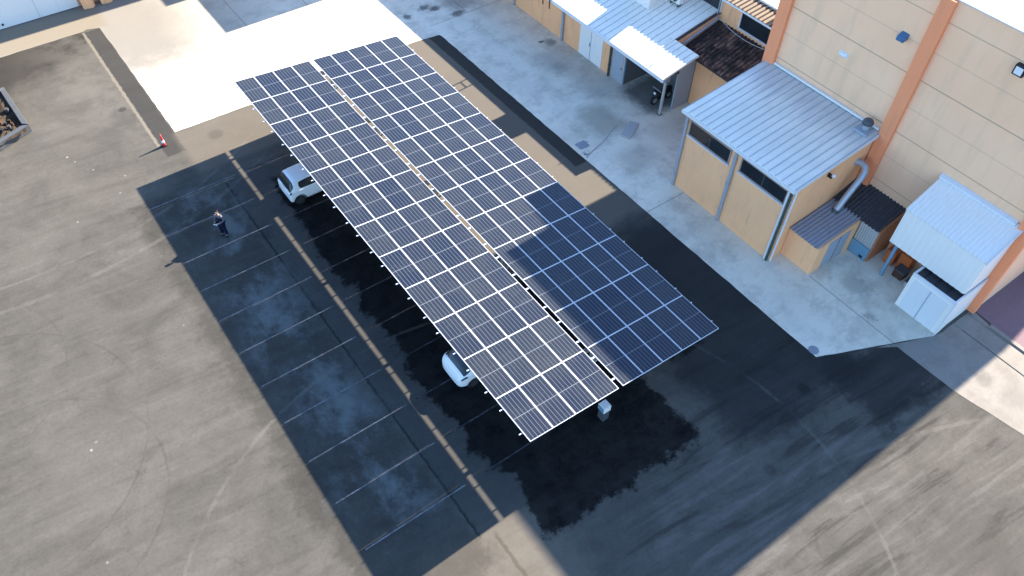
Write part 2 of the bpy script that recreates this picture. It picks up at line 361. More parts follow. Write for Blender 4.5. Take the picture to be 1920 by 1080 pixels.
# ------------------------------------------------------------------ mesh helpers
class MB:
    def __init__(self): self.v = []; self.f = []; self.mi = []; self.mats = []; self.sm = []
    def slot(self, m):
        if m not in self.mats: self.mats.append(m)
        return self.mats.index(m)
    def add(self, vs, fs, m, smooth=False):
        o = len(self.v); s = self.slot(m)
        self.v += [tuple(v) for v in vs]
        for f in fs: self.f.append([i+o for i in f]); self.mi.append(s); self.sm.append(smooth)
    def box(self, x0, x1, y0, y1, z0, z1, m):
        x0, x1 = min(x0, x1), max(x0, x1); y0, y1 = min(y0, y1), max(y0, y1); z0, z1 = min(z0, z1), max(z0, z1)
        vs = [(x0,y0,z0),(x1,y0,z0),(x1,y1,z0),(x0,y1,z0),(x0,y0,z1),(x1,y0,z1),(x1,y1,z1),(x0,y1,z1)]
        self.add(vs, [(0,3,2,1),(4,5,6,7),(0,1,5,4),(1,2,6,5),(2,3,7,6),(3,0,4,7)], m)
    def slope(self, x0, x1, y0, y1, zb0, zb1, zt0, zt1, m):
        "box whose bottom / top heights differ between x0 and x1"
        vs = [(x0,y0,zb0),(x1,y0,zb1),(x1,y1,zb1),(x0,y1,zb0),(x0,y0,zt0),(x1,y0,zt1),(x1,y1,zt1),(x0,y1,zt0)]
        fs = [(0,3,2,1),(4,5,6,7),(0,1,5,4),(1,2,6,5),(2,3,7,6),(3,0,4,7)]
        if y1 < y0: fs = [f[::-1] for f in fs]
        self.add(vs, fs, m)
    def prism(self, poly, z0, z1, m):
        n = len(poly)
        vs = [(x, y, z0) for x, y in poly] + [(x, y, z1) for x, y in poly]
        fs = [tuple(range(n-1, -1, -1)), tuple(range(n, 2*n))] + [(i, (i+1) % n, (i+1) % n+n, i+n) for i in range(n)]
        self.add(vs, fs, m)
    def tube(self, a, b, r, m, seg=12, r2=None, cap=True):
        a = Vector(a); b = Vector(b); d = (b-a).normalized(); r2 = r if r2 is None else r2
        q = d.to_track_quat('Z', 'Y'); vs = []
        for c, rr in ((a, r), (b, r2)):
            for i in range(seg):
                t = 2*math.pi*i/seg; vs.append(c + q @ Vector((math.cos(t)*rr, math.sin(t)*rr, 0)))
        fs = [(i, (i+1) % seg, (i+1) % seg+seg, i+seg) for i in range(seg)]
        self.add(vs, fs, m, True)
        if cap: self.add(vs, [tuple(range(seg-1, -1, -1)), tuple(range(seg, 2*seg))], m)
    def pipe(self, pts, r, m, seg=14):
        "smooth bent pipe through points"
        P = [Vector(p) for p in pts]; rings = []
        for i, p in enumerate(P):
            d = (P[min(i+1, len(P)-1)] - P[max(i-1, 0)]).normalized()
            q = d.to_track_quat('Z', 'Y')
            rings.append([p + q @ Vector((math.cos(2*math.pi*k/seg)*r, math.sin(2*math.pi*k/seg)*r, 0)) for k in range(seg)])
        # align rings
        for i in range(1, len(rings)):
            best = min(range(seg), key=lambda s: sum((rings[i][(k+s) % seg]-rings[i-1][k]).length for k in range(seg)))
            rings[i] = [rings[i][(k+best) % seg] for k in range(seg)]
        vs = [v for rg in rings for v in rg]; fs = []
        for i in range(len(rings)-1):
            for k in range(seg): fs.append((i*seg+k, i*seg+(k+1) % seg, (i+1)*seg+(k+1) % seg, (i+1)*seg+k))
        self.add(vs, fs, m, True)
        self.add(vs, [tuple(range(seg-1, -1, -1)), tuple(range(len(vs)-seg, len(vs)))], m)
    def lathe(self, prof, c, m, seg=20):
        vs = []; n = len(prof)
        for r, z in prof:
            for i in range(seg):
                t = 2*math.pi*i/seg; vs.append((c[0]+r*math.cos(t), c[1]+r*math.sin(t), c[2]+z))
        fs = [(j*seg+i, j*seg+(i+1) % seg, (j+1)*seg+(i+1) % seg, (j+1)*seg+i) for j in range(n-1) for i in range(seg)]
        fs.append(tuple(range(seg-1, -1, -1))); fs.append(tuple(range((n-1)*seg, n*seg)))
        self.add(vs, fs, m, True)
    def build(self, name, parent=None, loc=None, bevel=0.0):
        me = bpy.data.meshes.new(name); me.from_pydata(self.v, [], self.f)
        for m in self.mats: me.materials.append(m)
        for p, i, s in zip(me.polygons, self.mi, self.sm): p.material_index = i; p.use_smooth = s
        me.update()
        o = bpy.data.objects.new(name, me); COL.objects.link(o)
        if parent: o.parent = parent; o.matrix_parent_inverse = Matrix.Translation(-parent.location) if parent.rotation_euler.z == 0 else (Matrix.LocRotScale(parent.location, parent.rotation_euler, None)).inverted()
        if loc: o.location = loc
        if bevel:
            b = o.modifiers.new('bevel', 'BEVEL'); b.width = bevel; b.segments = 2; b.limit_method = 'ANGLE'
        return o
def part(name, parent, fn, bevel=0.0):
    m = MB(); fn(m); return m.build(name, parent, bevel=bevel)
def empty(name, loc, label, cat, group=None, rz=0):
    o = bpy.data.objects.new(name, None); COL.objects.link(o); o.location = loc; o.rotation_euler.z = rz
    o.empty_display_size = .3; o['label'] = label; o['category'] = cat
    if group: o['group'] = group
    return o
def solo(name, fn, label, cat, group=None, bevel=0.0):
    m = MB(); fn(m); o = m.build(name, bevel=bevel); o['label'] = label; o['category'] = cat
    if group: o['group'] = group
    return o
def struct(name, fn, kind='structure'):
    m = MB(); fn(m); o = m.build(name); o['kind'] = kind; return o
def rag(poly, a=.02, step=.45, lim=60):
    out = []
    for i, p in enumerate(poly):
        q = poly[(i+1) % len(poly)]; L = math.dist(p, q); out.append(p)
        if L < 1 or max(abs(p[0]), abs(p[1]), abs(q[0]), abs(q[1])) > lim: continue
        k = int(L/step)
        for j in range(1, k):
            u = j/k; out.append((p[0]+(q[0]-p[0])*u+random.uniform(-a, a), p[1]+(q[1]-p[1])*u+random.uniform(-a, a)))
    return out
def sheet(m, poly, z, mat):
    m.add([(x, y, z) for x, y in poly], [tuple(range(len(poly)))], mat)

# ------------------------------------------------------------------ ground
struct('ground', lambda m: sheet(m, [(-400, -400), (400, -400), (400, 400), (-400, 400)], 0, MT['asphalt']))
struct('concrete_slab', lambda m: sheet(m, rag([(-45, 16.05), (-4.6, 16.05), (-4.3, 16.2), (-3.55, 15.9), (-3.42, 2.72), (2.0, 2.62), (12.8, 2.7), (14.5, 2.5), (14.57, 2.3), (14.58, -13), (14.60, -29.38), (20.08, -31.79),
                                              (24, -31.6), (24, 45), (-45, 45)]), .004, MT['slab']))
struct('pavement', lambda m: sheet(m, rag([(17.3, -30.65), (18.15, -31.2), (18.2, -34.1), (18.7, -37.2), (18.9, -60), (22.75, -60), (22.75, -33.4), (23.0, -31.9), (20.6, -31.9), (20.08, -31.79)]), .008, MT['pave']))
struct('side_lane', lambda m: sheet(m, [(22.95, -60), (60, -60), (60, -31.0), (23.05, -31.9), (22.95, -33.4)], .008, MT['lane']))
struct('kerb', lambda m: (m.box(22.7, 22.9, -60, -33.0, -.05, .07, MT['pave']), m.box(21.5, 21.62, -60, -32.4, -.05, .03, MT['pave'])))
# parking bay lines
for k, yy in enumerate((-2.65, -5.0, -7.3, -9.5, -11.72, -13.98, -16.2, -18.45, -20.68, -22.95, -25.28)):
    def f(m, yy=yy):
        xl = -6.86 - (yy+2.65)*.012
        sheet(m, [(xl, yy-.028), (-2.0, yy-.028), (-2.0, yy+.028), (xl, yy+.028)], .004, MT['line'])
        sheet(m, [(-1.5, yy-.035), (2.4, yy-.035), (2.4, yy+.035), (-1.5, yy+.035)], .004, MT['line2'])
    m = MB(); f(m); o = m.build('bay_line'); o['kind'] = 'structure'

# ------------------------------------------------------------------ solar carport
A = 1.1; B = 2.0282*1.1; TX = .0808; H0 = 3.660; GAP = .1956*1.1
cs, sn = math.cos(TX), math.sin(TX)
car = empty('solar_carport', (4.9, -13.4, 0), 'long flat carport roofed with two tables of dark solar panels over the parking bays', 'solar carport')
def mk_panel():
    m = MB(); t = .035; w = .017
    hx, hy = PW/2, PL/2
    for (x0, x1, y0, y1) in ((-hx, -hx+w, -hy, hy), (hx-w, hx, -hy, hy), (-hx+w, hx-w, -hy, -hy+w), (-hx+w, hx-w, hy-w, hy)):
        m.box(x0, x1, y0, y1, -t, .004, MT['alu'])
    sheet(m, [(-hx+w, -hy+w), (hx-w, -hy+w), (hx-w, hy-w), (-hx+w, hy-w)], .0, MT['cells'])
    m.add([(-hx+w, -hy+w, -.006), (hx-w, -hy+w, -.006), (hx-w, hy-w, -.006), (-hx+w, hy-w, -.006)], [(3, 2, 1, 0)], MT['alu'])
    o = m.build('solar_panel'); return o
proto = mk_panel(); first = True
def upos(u): return (u*cs, H0 - u*sn)
for tname, cols, off in (('panel_table', range(4), 0.0), ('panel_table', range(4, 9), GAP)):
    # table part = the aluminium purlins carrying the panels, one mesh
    m = MB(); u0 = cols[0]*A+off; u1 = (cols[-1]+1)*A+off
    for r in range(12):
        for fr in (.22, .78):
            y = -(r+fr)*B; ea = .15 if off == 0 else .02; eb = .10 if off else .02
            xa, za = upos(u0-ea); xb, zb = upos(u1+eb)
            m.slope(xa, xb, y-.018, y+.018, za-.085, zb-.085, za-.042, zb-.042, MT['alu'])
    tab = m.build(tname, car)
    for r in range(12):
        for c in cols:
            if first: o = proto; first = False
            else: o = proto.copy(); COL.objects.link(o)
            x, z = upos((c+.5)*A+off)
            mw = Matrix.Translation((x, -(r+.5)*B + random.uniform(-.003, .003), z)) @ Matrix.Rotation(TX + random.uniform(-.004, .004), 4, 'Y')
            o.parent = tab
            o.matrix_parent_inverse = Matrix.Translation(-car.location)
            o.matrix_local = Matrix.Translation(-Vector((0, 0, 0))) @ mw
            o.matrix_parent_inverse = Matrix.Identity(4)
            o.matrix_basis = mw
# steel: long beams under the tables, cross beams and columns
for ux in (1.0, 3.9, 5.3, 8.6):
    x, z = upos(ux)
    part('beam', car, lambda m: m.box(x-.05, x+.05, -26.4, -.4, z-.28, z-.12, MT['steel']))
for yy in (-.9, -6.1, -12.0, -17.9, -24.4):
    def fr(m, yy=yy):
        xa, za = upos(.4); xb, zb = upos(9.6)
        m.slope(xa, xb, yy-.07, yy+.07, za-.52, zb-.52, za-.285, zb-.285, MT['steel'])
    part('cross_beam', car, fr)
    part('column', car, lambda m: (m.box(5.05, 5.25, yy-.1, yy+.1, .02, 2.80, MT['steel']), m.box(4.95, 5.35, yy-.2, yy+.2, .004, .03, MT['steel'])))
    part('brace', car, lambda m: (m.tube((5.1, yy, 1.5), (2.7, yy, 3.0), .05, MT['steel']), m.tube((5.2, yy, 1.5), (7.6, yy, 2.6), .05, MT['steel'])))
for r in range(12):
    for fr_ in (.22, .78):
        # splice plates that tie both tables across the gap
        xa, za = upos(4*A-.02); xb, zb = upos(4*A+GAP+.02)
        part('splice_plate', car, lambda m: m.slope(xa, xb, -(r+fr_)*B-.03, -(r+fr_)*B+.03, za-.085, zb-.085, za-.027, zb-.027, MT['alu']))
cab = empty('electric_cabinet', (4.35, -26.15, 0), 'pale blue electric cabinet at the foot of the end column of the solar carport', 'cabinet')
part('plinth', cab, lambda m: m.box(4.40, 4.72, -26.28, -25.92, .004, .68, MT['dark_steel']), .01)
part('case', cab, lambda m: m.box(4.36, 4.74, -26.30, -25.90, .69, 1.05, MT['blue_light'] if 'blue_light' in MT else MT['white_sheet']), .02)
part('door', cab, lambda m: m.box(4.345, 4.359, -26.26, -25.94, .72, 1.02, MT['blue_metal']), .002)

# ------------------------------------------------------------------ warehouse
wh = empty('warehouse', (23, -24.3, 0), 'tall beige warehouse with terracotta pilasters and a bright white roof', 'warehouse')
ZW = 12.72
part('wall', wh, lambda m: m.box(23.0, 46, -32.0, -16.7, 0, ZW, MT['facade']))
part('roof', wh, lambda m: (m.box(23.05, 45.95, -31.95, -16.75, ZW+.002, ZW+.03, MT['white_sheet'])))
for y0, y1 in ((-17.3, -16.62), (-24.66, -24.02), (-32.1, -31.46)):
    part('pilaster', wh, lambda m: m.box(22.78, 23.06, y0, y1, 0, ZW+.02, MT['terra']))
part('coping', wh, lambda m: m.box(22.96, 23.12, -31.45, -17.3, ZW+.03, ZW+.09, MT['white_trim']))
def sw(m):
    pts = [(-16.6, 8.0), (-15.85, 7.76), (-14.9, 8.75), (-13.9, 10.0), (-13.75, 14.26), (-16.6, 14.5)]
    n = len(pts)
    vs = [(29, y, z) for y, z in pts] + [(35, y, z) for y, z in pts]
    fs = [tuple(range(n)), tuple(range(2*n-1, n-1, -1))] + [((i+1) % n, i, i+n, (i+1) % n+n) for i in range(n)]
    m.add(vs, fs, MT['facade'])
part('unseen_shadow_block', wh, sw)  # unseen raised block, added and shaped for the shadow it casts
# fixtures on the warehouse wall
def fl(m):
    m.box(22.62, 22.99, -23.42, -22.86, 10.16, 10.42, MT['blue_paint'])
lf = empty('wall_floodlight', (22.98, -23.15, 10.3), 'blue floodlight high on the beige wall left of the middle pilaster', 'floodlight')
def fl(m):
    vs = [(22.98, -23.34, 10.52), (22.98, -22.96, 10.52), (22.66, -22.96, 10.38), (22.66, -23.34, 10.38),
          (22.98, -23.34, 10.24), (22.98, -22.96, 10.24), (22.66, -22.96, 10.18), (22.66, -23.34, 10.18)]
    m.add(vs, [(0,1,2,3), (7,6,5,4), (0,3,7,4), (1,5,6,2), (3,2,6,7), (0,4,5,1)], MT['blue_paint'])
part('housing', lf, fl, .02)
part('bracket', lf, lambda m: m.tube((22.99, -23.15, 10.38), (22.8, -23.15, 10.3), .04, MT['dark_steel']))
part('lens', lf, lambda m: m.box(22.70, 22.95, -23.31, -22.99, 10.165, 10.18, MT['lamp_glass']))
bl = empty('bulkhead_light', (22.98, -20.75, 8.1), 'small white oval bulkhead light on the beige wall above the metal roofed shed', 'wall light')
def ov(m):
    vs = []; seg = 20
    for j, (r, dx) in enumerate(((1, 0), (.95, -.06), (.7, -.11), (.0, -.13))):
        for i in range(seg):
            t = 2*math.pi*i/seg; vs.append((22.985+dx, -20.75+.24*r*math.cos(t), 8.09+.11*r*math.sin(t)))
    fs = [(j*seg+(i+1) % seg, j*seg+i, (j+1)*seg+i, (j+1)*seg+(i+1) % seg) for j in range(3) for i in range(seg)]
    m.add(vs, fs, MT['lamp_glass'], True)
part('diffuser', bl, ov)
part('back_plate', bl, lambda m: m.box(22.985, 22.998, -21.01, -20.49, 7.96, 8.22, MT['white_trim']))
fl2 = empty('wall_lamp', (22.98, -28.2, 11.4), 'black framed lamp on the beige wall at the right edge beyond the middle pilaster', 'wall lamp')
part('frame', fl2, lambda m: m.box(22.75, 22.99, -28.35, -27.9, 11.25, 11.7, MT['black']), .02)
part('lens', fl2, lambda m: m.box(22.73, 22.749, -28.28, -27.97, 11.32, 11.63, MT['lamp_glass']))
ve = empty('roof_vent', (22.4, -23.45, 5.7), 'grey ventilation cowl where the shed roof meets the middle pilaster', 'vent')
part('duct_stub', ve, lambda m: m.tube((22.45, -23.5, 5.58), (22.45, -23.5, 6.0), .17, MT['pipe']))
part('cowl', ve, lambda m: m.lathe([(.26, 0), (.27, .1), (.2, .22), (.05, .28)], (22.45, -23.5, 6.0), MT['dark_steel']))
part('base', ve, lambda m: m.box(22.05, 22.7, -23.85, -23.1, 5.56, 5.70, MT['pipe']), .02)

def ribs(m, x0, x1, y0, y1, z0, z1, step, h=.03, w=.035, mat=None):
    n = max(1, int(round(abs(y1-y0)/step)))
    for i in range(n+1):
        y = y0 + (y1-y0)*i/n
        y = min(max(y, min(y0, y1)+w), max(y0, y1)-w)
        m.slope(x0, x1, y-w/2, y+w/2, z0+.001, z1+.001, z0+h, z1+h, mat)
def corr(m, x0, x1, y0, y1, z0, z1, pitch, amp, mat):
    "real corrugated sheet, corrugations run along x"
    n = int(abs(y1-y0)/pitch*6); vs = []; fs = []
    for i in range(n+1):
        y = y0+(y1-y0)*i/n; dz = amp*math.sin(2*math.pi*i/6)
        vs += [(x0, y, z0+dz), (x1, y, z1+dz)]
    for i in range(n): fs.append((2*i, 2*i+2, 2*i+3, 2*i+1))
    vs2 = [(x, y, z-.02) for x, y, z in vs]; o = len(vs)
    fs += [(f[3]+o, f[2]+o, f[1]+o, f[0]+o) for f in fs]
    fs.append(tuple([2*i for i in range(n, -1, -1)] + [2*i+o for i in range(n+1)]))
    fs.append(tuple([2*i+1 for i in range(n+1)] + [2*i+1+o for i in range(n, -1, -1)]))
    m.add(vs+vs2, fs, mat, False)

# ------------------------------------------------------------------ shed
sh = empty('metal_roof_shed', (17.3, -20.5, 0), 'beige shed with pale blue metal roof and two long dark windows against the warehouse', 'shed')
RS = .11
def zr(x): return 5.0 + RS*(x-17.05)
part('wall', sh, lambda m: m.slope(17.3, 22.95, -23.97, -17.0, 0, 0, zr(17.3)-.13, zr(22.95)-.13, MT['tan']))
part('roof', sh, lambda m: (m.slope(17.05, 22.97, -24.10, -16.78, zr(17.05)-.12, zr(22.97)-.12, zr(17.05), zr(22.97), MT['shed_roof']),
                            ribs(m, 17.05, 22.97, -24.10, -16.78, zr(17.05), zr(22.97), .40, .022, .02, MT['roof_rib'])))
part('flashing', sh, lambda m: m.box(22.84, 22.98, -23.95, -17.32, zr(22.9)+.04, zr(22.9)+.14, MT['white_sheet']))
part('fascia', sh, lambda m: (m.box(17.0, 17.045, -24.12, -16.76, zr(17)-.2, zr(17)-.03, MT['white_trim']), m.slope(17.05, 22.75, -24.145, -24.105, zr(17.05)-.2, zr(22.75)-.2, zr(17.05)-.0, zr(22.75)-.0, MT['white_trim'])))
for y0, y1, z0, z1 in ((-20.05, -17.34, 3.68, 4.46), (-23.64, -20.86, 3.74, 4.50)):
    def fw(m):
        t = .07
        m.box(17.24, 17.31, y0-t, y1+t, z0-t, z0, MT['fw']); m.box(17.24, 17.31, y0-t, y1+t, z1, z1+t, MT['fw'])
        m.box(17.24, 17.31, y0-t, y0, z0, z1, MT['fw']); m.box(17.24, 17.31, y1, y1+t, z0, z1, MT['fw'])
        m.box(17.26, 17.29, (y0+y1)/2-.02, (y0+y1)/2+.02, z0, z1, MT['dark_steel'])
    MT['fw'] = MT.get('fw') or weathered('brown_window_frame', (.34, .25, .21), .6, .3, .1, 2)
    w = part('window', sh, fw)
    so2 = part('sill', sh, lambda m: m.box(17.18, 17.32, y0-.1, y1+.1, z0-.12, z0-.072, MT['white_trim'])); so2.parent = w; so2.matrix_parent_inverse = Matrix.Identity(4)
    p = part('pane', sh, lambda m: m.box(17.275, 17.299, y0, y1, z0, z1, MT['glass']))
    p.parent = w; p.matrix_parent_inverse = Matrix.Translation(-sh.location)
    p.matrix_parent_inverse = Matrix.Identity(4)
def dp(x, y, zt, mat, r=.06):
    def f(m):
        m.tube((x, y, .02), (x, y, zt), r, mat)
        for z in (.8, 2.6, 4.2):
            if z < zt: m.tube((x, y, z), (x, y, z+.06), r*1.25, mat)
    return f
part('downpipe', sh, dp(17.21, -17.08, 4.82, MT['pipe'], .08))
part('downpipe', sh, dp(17.21, -20.45, 4.82, MT['pipe'], .09))
part('downpipe', sh, dp(17.20, -23.78, 4.82, MT['white_trim'], .06))
part('downpipe', sh, dp(17.19, -23.93, 4.82, MT['green_pipe'], .06))
part('downpipe', sh, dp(17.32, -24.08, 4.80, MT['white_trim'], .05))
sl = empty('shed_wall_lamp', (19.75, -24.1, 4.55), 'small black and white lamp under the eave of the beige shed side wall', 'wall lamp')
part('bracket', sl, lambda m: m.box(19.68, 19.8, -24.22, -23.98, 4.42, 4.62, MT['black']), .015)
part('bulb_cover', sl, lambda m: m.lathe([(.02, 0), (.09, .03), (.1, .1), (.05, .18)], (19.74, -24.26, 4.55), MT['lamp_glass']))
dk = empty('vent_duct', (21.3, -24.0, 4.1), 'fat grey duct bending out of the shed side wall down to the low roof', 'duct')
part('pipe', dk, lambda m: m.pipe([(22.1, -24.0, 4.15), (22.15, -24.25, 4.18), (22.1, -24.48, 4.12), (21.98, -24.6, 3.95), (21.8, -24.64, 3.7), (21.2, -24.64, 2.9), (20.62, -24.64, 2.05)], .16, MT['duct']))
part('collar', dk, lambda m: m.tube((20.72, -24.64, 2.18), (20.6, -24.64, 2.0), .19, MT['dark_steel']))
part('collar', dk, lambda m: m.tube((22.1, -23.97, 4.15), (22.1, -24.03, 4.15), .21, MT['duct']))

# ------------------------------------------------------------------ low outbuildings
lo = empty('low_store', (19.7, -24.9, 0), 'low beige store with a ribbed grey sheet roof below the bent duct', 'outbuilding')
part('wall', lo, lambda m: m.slope(18.22, 21.2, -25.82, -23.99, 0, 0, 1.82, 2.08, MT['tan_l']) if 'tan_l' in MT else m.slope(18.22, 21.2, -25.82, -23.99, 0, 0, 1.82, 2.08, MT['tan']))
part('roof', lo, lambda m: corr(m, 18.08, 21.25, -25.74, -24.0, 1.90, 2.17, .2, .03, MT['fibre']))
part('door', lo, lambda m: (m.box(19.0, 20.6, -25.845, -25.822, .05, 1.82, MT['grey_door']), m.box(19.78, 19.8, -25.86, -25.846, .05, 1.8, MT['dark_steel'])))
l2 = empty('lean_to', (22, -25.5, 0), 'dark corrugated lean-to roof against the warehouse behind the duct', 'lean-to')
part('roof', l2, lambda m: corr(m, 21.15, 22.99, -26.85, -24.0, 2.16, 2.72, .2, .035, MT['fibre_dark']))
part('cladding', l2, lambda m: [m.box(21.2, 21.24, y, y+.09, .92, 2.08, MT['fibre_light']) for y in [-26.86+i*.125 for i in range(8)]] and m.box(21.235, 21.27, -26.87, -25.84, .9, 2.1, MT['fibre_light']))
part('gate', l2, lambda m: (m.box(21.2, 21.27, -26.87, -25.84, .03, .88, MT['blue_metal']), m.box(21.18, 21.199, -26.7, -26.5, .1, .25, MT['black'])))
part('side_wall', l2, lambda m: m.slope(21.28, 22.98, -26.95, -26.82, 0, 0, 2.08, 2.6, MT['brick_orange']))
for i, (x, y, s, h, mt, lb) in enumerate(((22.3, -27.6, .5, .8, 'orange', 'orange plastic crate standing behind the blue post'), (21.9, -28.5, .55, .45, 'wood', 'low rusty brown box on the ground under the white sheet canopy'), (22.5, -28.3, .6, 1.0, 'orange', 'taller orange bin by the wall under the white sheet canopy'), (21.6, -29.2, .35, .4, 'fibre_light', 'small pale grey box beside the white booth'))):
    e = empty('storage_box', (x, y, 0), lb, 'box', 'clutter under the white sheet canopy')
    part('body', e, lambda m: m.box(x-s/2, x+s/2, y-s/2, y+s/2, .01, h, MT[mt]), .02)
    part('lid', e, lambda m: m.box(x-s/2-.02, x+s/2+.02, y-s/2-.02, y+s/2+.02, h+.001, h+.05, MT['dark_steel'] if i % 2 else MT[mt]), .01)

# ------------------------------------------------------------------ white sheet canopy + booth
wc = empty('sheet_canopy', (21.9, -29.6, 0), 'white corrugated sheet canopy with a deep front apron on a blue post', 'canopy')
ZA, ZB = 4.45, 5.42
part('roof', wc, lambda m: (corr(m, 20.86, 22.97, -31.66, -27.55, ZA+.03, ZB+.03, .2, .022, MT['white_sheet'])))
part('flashing', wc, lambda m: m.slope(22.8, 22.99, -31.3, -27.5, ZB-.04, ZB+.04, ZB+.06, ZB+.14, MT['white_trim']))
def apron(m):
    n = 28; y0, y1 = -31.62, -27.6
    vs = []; fs = []
    for i in range(n*2+1):
        y = y0+(y1-y0)*i/(2*n); dx = .012 if i % 4 in (1, 2) else 0
        vs += [(20.88-dx, y, 2.38), (20.88-dx, y, ZA)]
    for i in range(2*n): fs.append((2*i, 2*i+1, 2*i+3, 2*i+2))
    vs2 = [(x+.05, y, z) for x, y, z in vs]; o = len(vs); fs += [tuple(k+o for k in f[::-1]) for f in list(fs)]
    fs += [(0, 2*2*n, 2*2*n+o, o), (0, o, o+1, 1), (4*n+1, 4*n+1+o, 4*n+o, 4*n)]
    m.add(vs+vs2, fs, MT['white_sheet'])
part('apron', wc, apron)
part('side_sheet', wc, lambda m: m.slope(20.93, 22.75, -31.66, -31.62, 2.38, 2.38, ZA-.03, ZB-.15, MT['white_sheet']))
part('post', wc, lambda m: m.box(21.13, 21.27, -28.0, -27.86, 0, 4.3, MT['blue_metal']))
part('edge_trim', wc, lambda m: m.slope(20.86, 22.75, -31.72, -31.67, ZA-.05, ZB-.12, ZA+.07, ZB-.0, MT['white_trim']))
bo = empty('booth', (21.5, -30.6, 0), 'small white booth with a rimmed dark top tucked under the white sheet canopy', 'booth')
def bw(m):
    m.box(20.22, 22.85, -31.74, -29.5, 0, 2.12, MT['white_sheet'])
    for a in ((20.22, 20.30, -31.74, -29.5), (22.77, 22.85, -31.74, -29.5), (20.30, 22.77, -31.74, -31.66), (20.30, 22.77, -29.58, -29.5)): m.box(*a, 2.121, 2.30, MT['white_trim'])
part('wall', bo, bw)
part('roof', bo, lambda m: (m.box(20.301, 22.769, -31.659, -29.581, 2.122, 2.15, MT['fibre_dark']), [m.box(20.31, 22.76, y, y+.04, 2.151, 2.175, MT['black']) for y in (-31.1, -30.5, -29.95)]))
part('door', bo, lambda m: (m.box(20.2, 20.219, -31.5, -29.7, .05, 2.0, MT['white_trim']), m.box(20.185, 20.199, -30.62, -30.58, .05, 2.0, MT['grey_door'])))
part('corner_trim', bo, lambda m: m.box(20.17, 20.24, -31.79, -31.72, 0, 2.31, MT['white_trim']))

# ------------------------------------------------------------------ annex (long low building, porch, tiled roof, upper storey)
an = empty('annex', (23, -3, 0), 'long low beige annex with a pale metal lean-to roof and a windowed upper storey', 'annex')
SL = .21
def za(x): return 3.39 + SL*(x-19.7)
part('wall', an, lambda m: (m.box(20.9, 25.7, -8.55, 13.0, 0, 3.40, MT['tan_annex']), m.box(25.0, 25.7, -10.9, -8.551, 0, 3.4, MT['tan_annex']),
                            m.box(23.1, 25.7, -16.6, -12.2, 0, 3.06, MT['tan_annex']), m.box(23.1, 25.0, -12.199, -8.551, 0, 3.0, MT['porch_shade'])))
def roof(m):
    x1 = 25.68
    m.slope(19.7, x1, -10.9, 13.0, za(19.7)-.1, za(x1)-.1, za(19.7), za(x1), MT['metal_roof'])
    m.slope(19.7, 22.3, -12.9, -10.901, za(19.7)-.1, za(22.3)-.1, za(19.7), za(22.3), MT['metal_roof'])
    ribs(m, 19.7, x1, -10.85, 13.0, za(19.7), za(x1), .45, .02, .02, MT['roof_rib'])
    ribs(m, 19.7, 22.3, -12.9, -11.2, za(19.7), za(22.3), .45, .02, .02, MT['roof_rib'])
    m.slope(19.72, x1, -10.93, -10.86, za(19.72)+.001, za(x1)+.001, za(19.72)+.06, za(x1)+.06, MT['white_sheet'])
part('roof', an, roof)
part('fascia', an, lambda m: m.box(19.64, 19.695, -12.92, 13, za(19.7)-.22, za(19.7)+.02, MT['white_trim']))
part('parapet', an, lambda m: (m.slope(22.36, 25.6, -11.06, -10.94, 3.2, 3.2, 3.86, 4.50, MT['brick_soft']) if 'brick_soft' in MT else m.slope(22.36, 25.6, -11.06, -10.94, 3.1, 3.1, 3.86, 4.50, MT['tan_annex']),
                               m.slope(22.36, 25.6, -11.08, -10.92, 3.861, 4.501, 3.91, 4.55, MT['fibre_dark']),
                               m.slope(22.45, 25.5, -11.22, -11.09, 3.40, 4.25, 3.50, 4.35, MT['pipe'])))
# front wall openings
part('double_door', an, lambda m: (m.box(20.86, 20.899, -6.54, -4.34, .03, 3.12, MT['white_sheet']), m.box(20.845, 20.859, -5.46, -5.42, .03, 3.1, MT['grey_door']), m.box(20.83, 20.859, -5.38, -5.34, 1.0, 1.25, MT['dark_steel'])))
part('door', an, lambda m: (m.box(20.87, 20.899, -8.5, -7.5, .03, 2.7, MT['grey_door']), m.box(20.83, 20.869, -8.42, -8.36, 1.0, 1.1, MT['dark_steel'])))
part('downpipe', an, dp(20.8, -2.64, 3.3, MT['pipe'], .09))
part('downpipe', an, dp(20.8, -7.38, 3.3, MT['green_pipe'], .08))
part('downpipe', an, dp(20.8, 2.7, 3.3, MT['pipe'], .08))
part('porch_panel', an, lambda m: m.box(21.7, 23.05, -12.2, -12.12, 0, 3.0, MT['grey_door']))
part('porch_jamb', an, lambda m: m.box(20.9, 20.98, -8.66, -8.551, 0, 3.3, MT['blue_metal']))
part('porch_post', an, lambda m: (m.tube((20.82, -12.12, 0), (20.82, -12.12, 3.4), .09, MT['fibre_light']), m.box(20.66, 20.98, -12.28, -11.96, 2.35, 2.75, MT['fibre']), m.box(20.7, 20.94, -12.24, -12.0, 0, .04, MT['dark_steel'])))
part('porch_shade_sheet', an, lambda m: (m.box(20.99, 23.09, -8.62, -8.552, 0, 3.28, MT['porch_shade'])))  # added dark sheet standing in for the porch shade
part('porch_beam', an, lambda m: m.box(20.76, 20.9, -12.9, -8.56, 3.30, 3.48, MT['fibre_dark']))
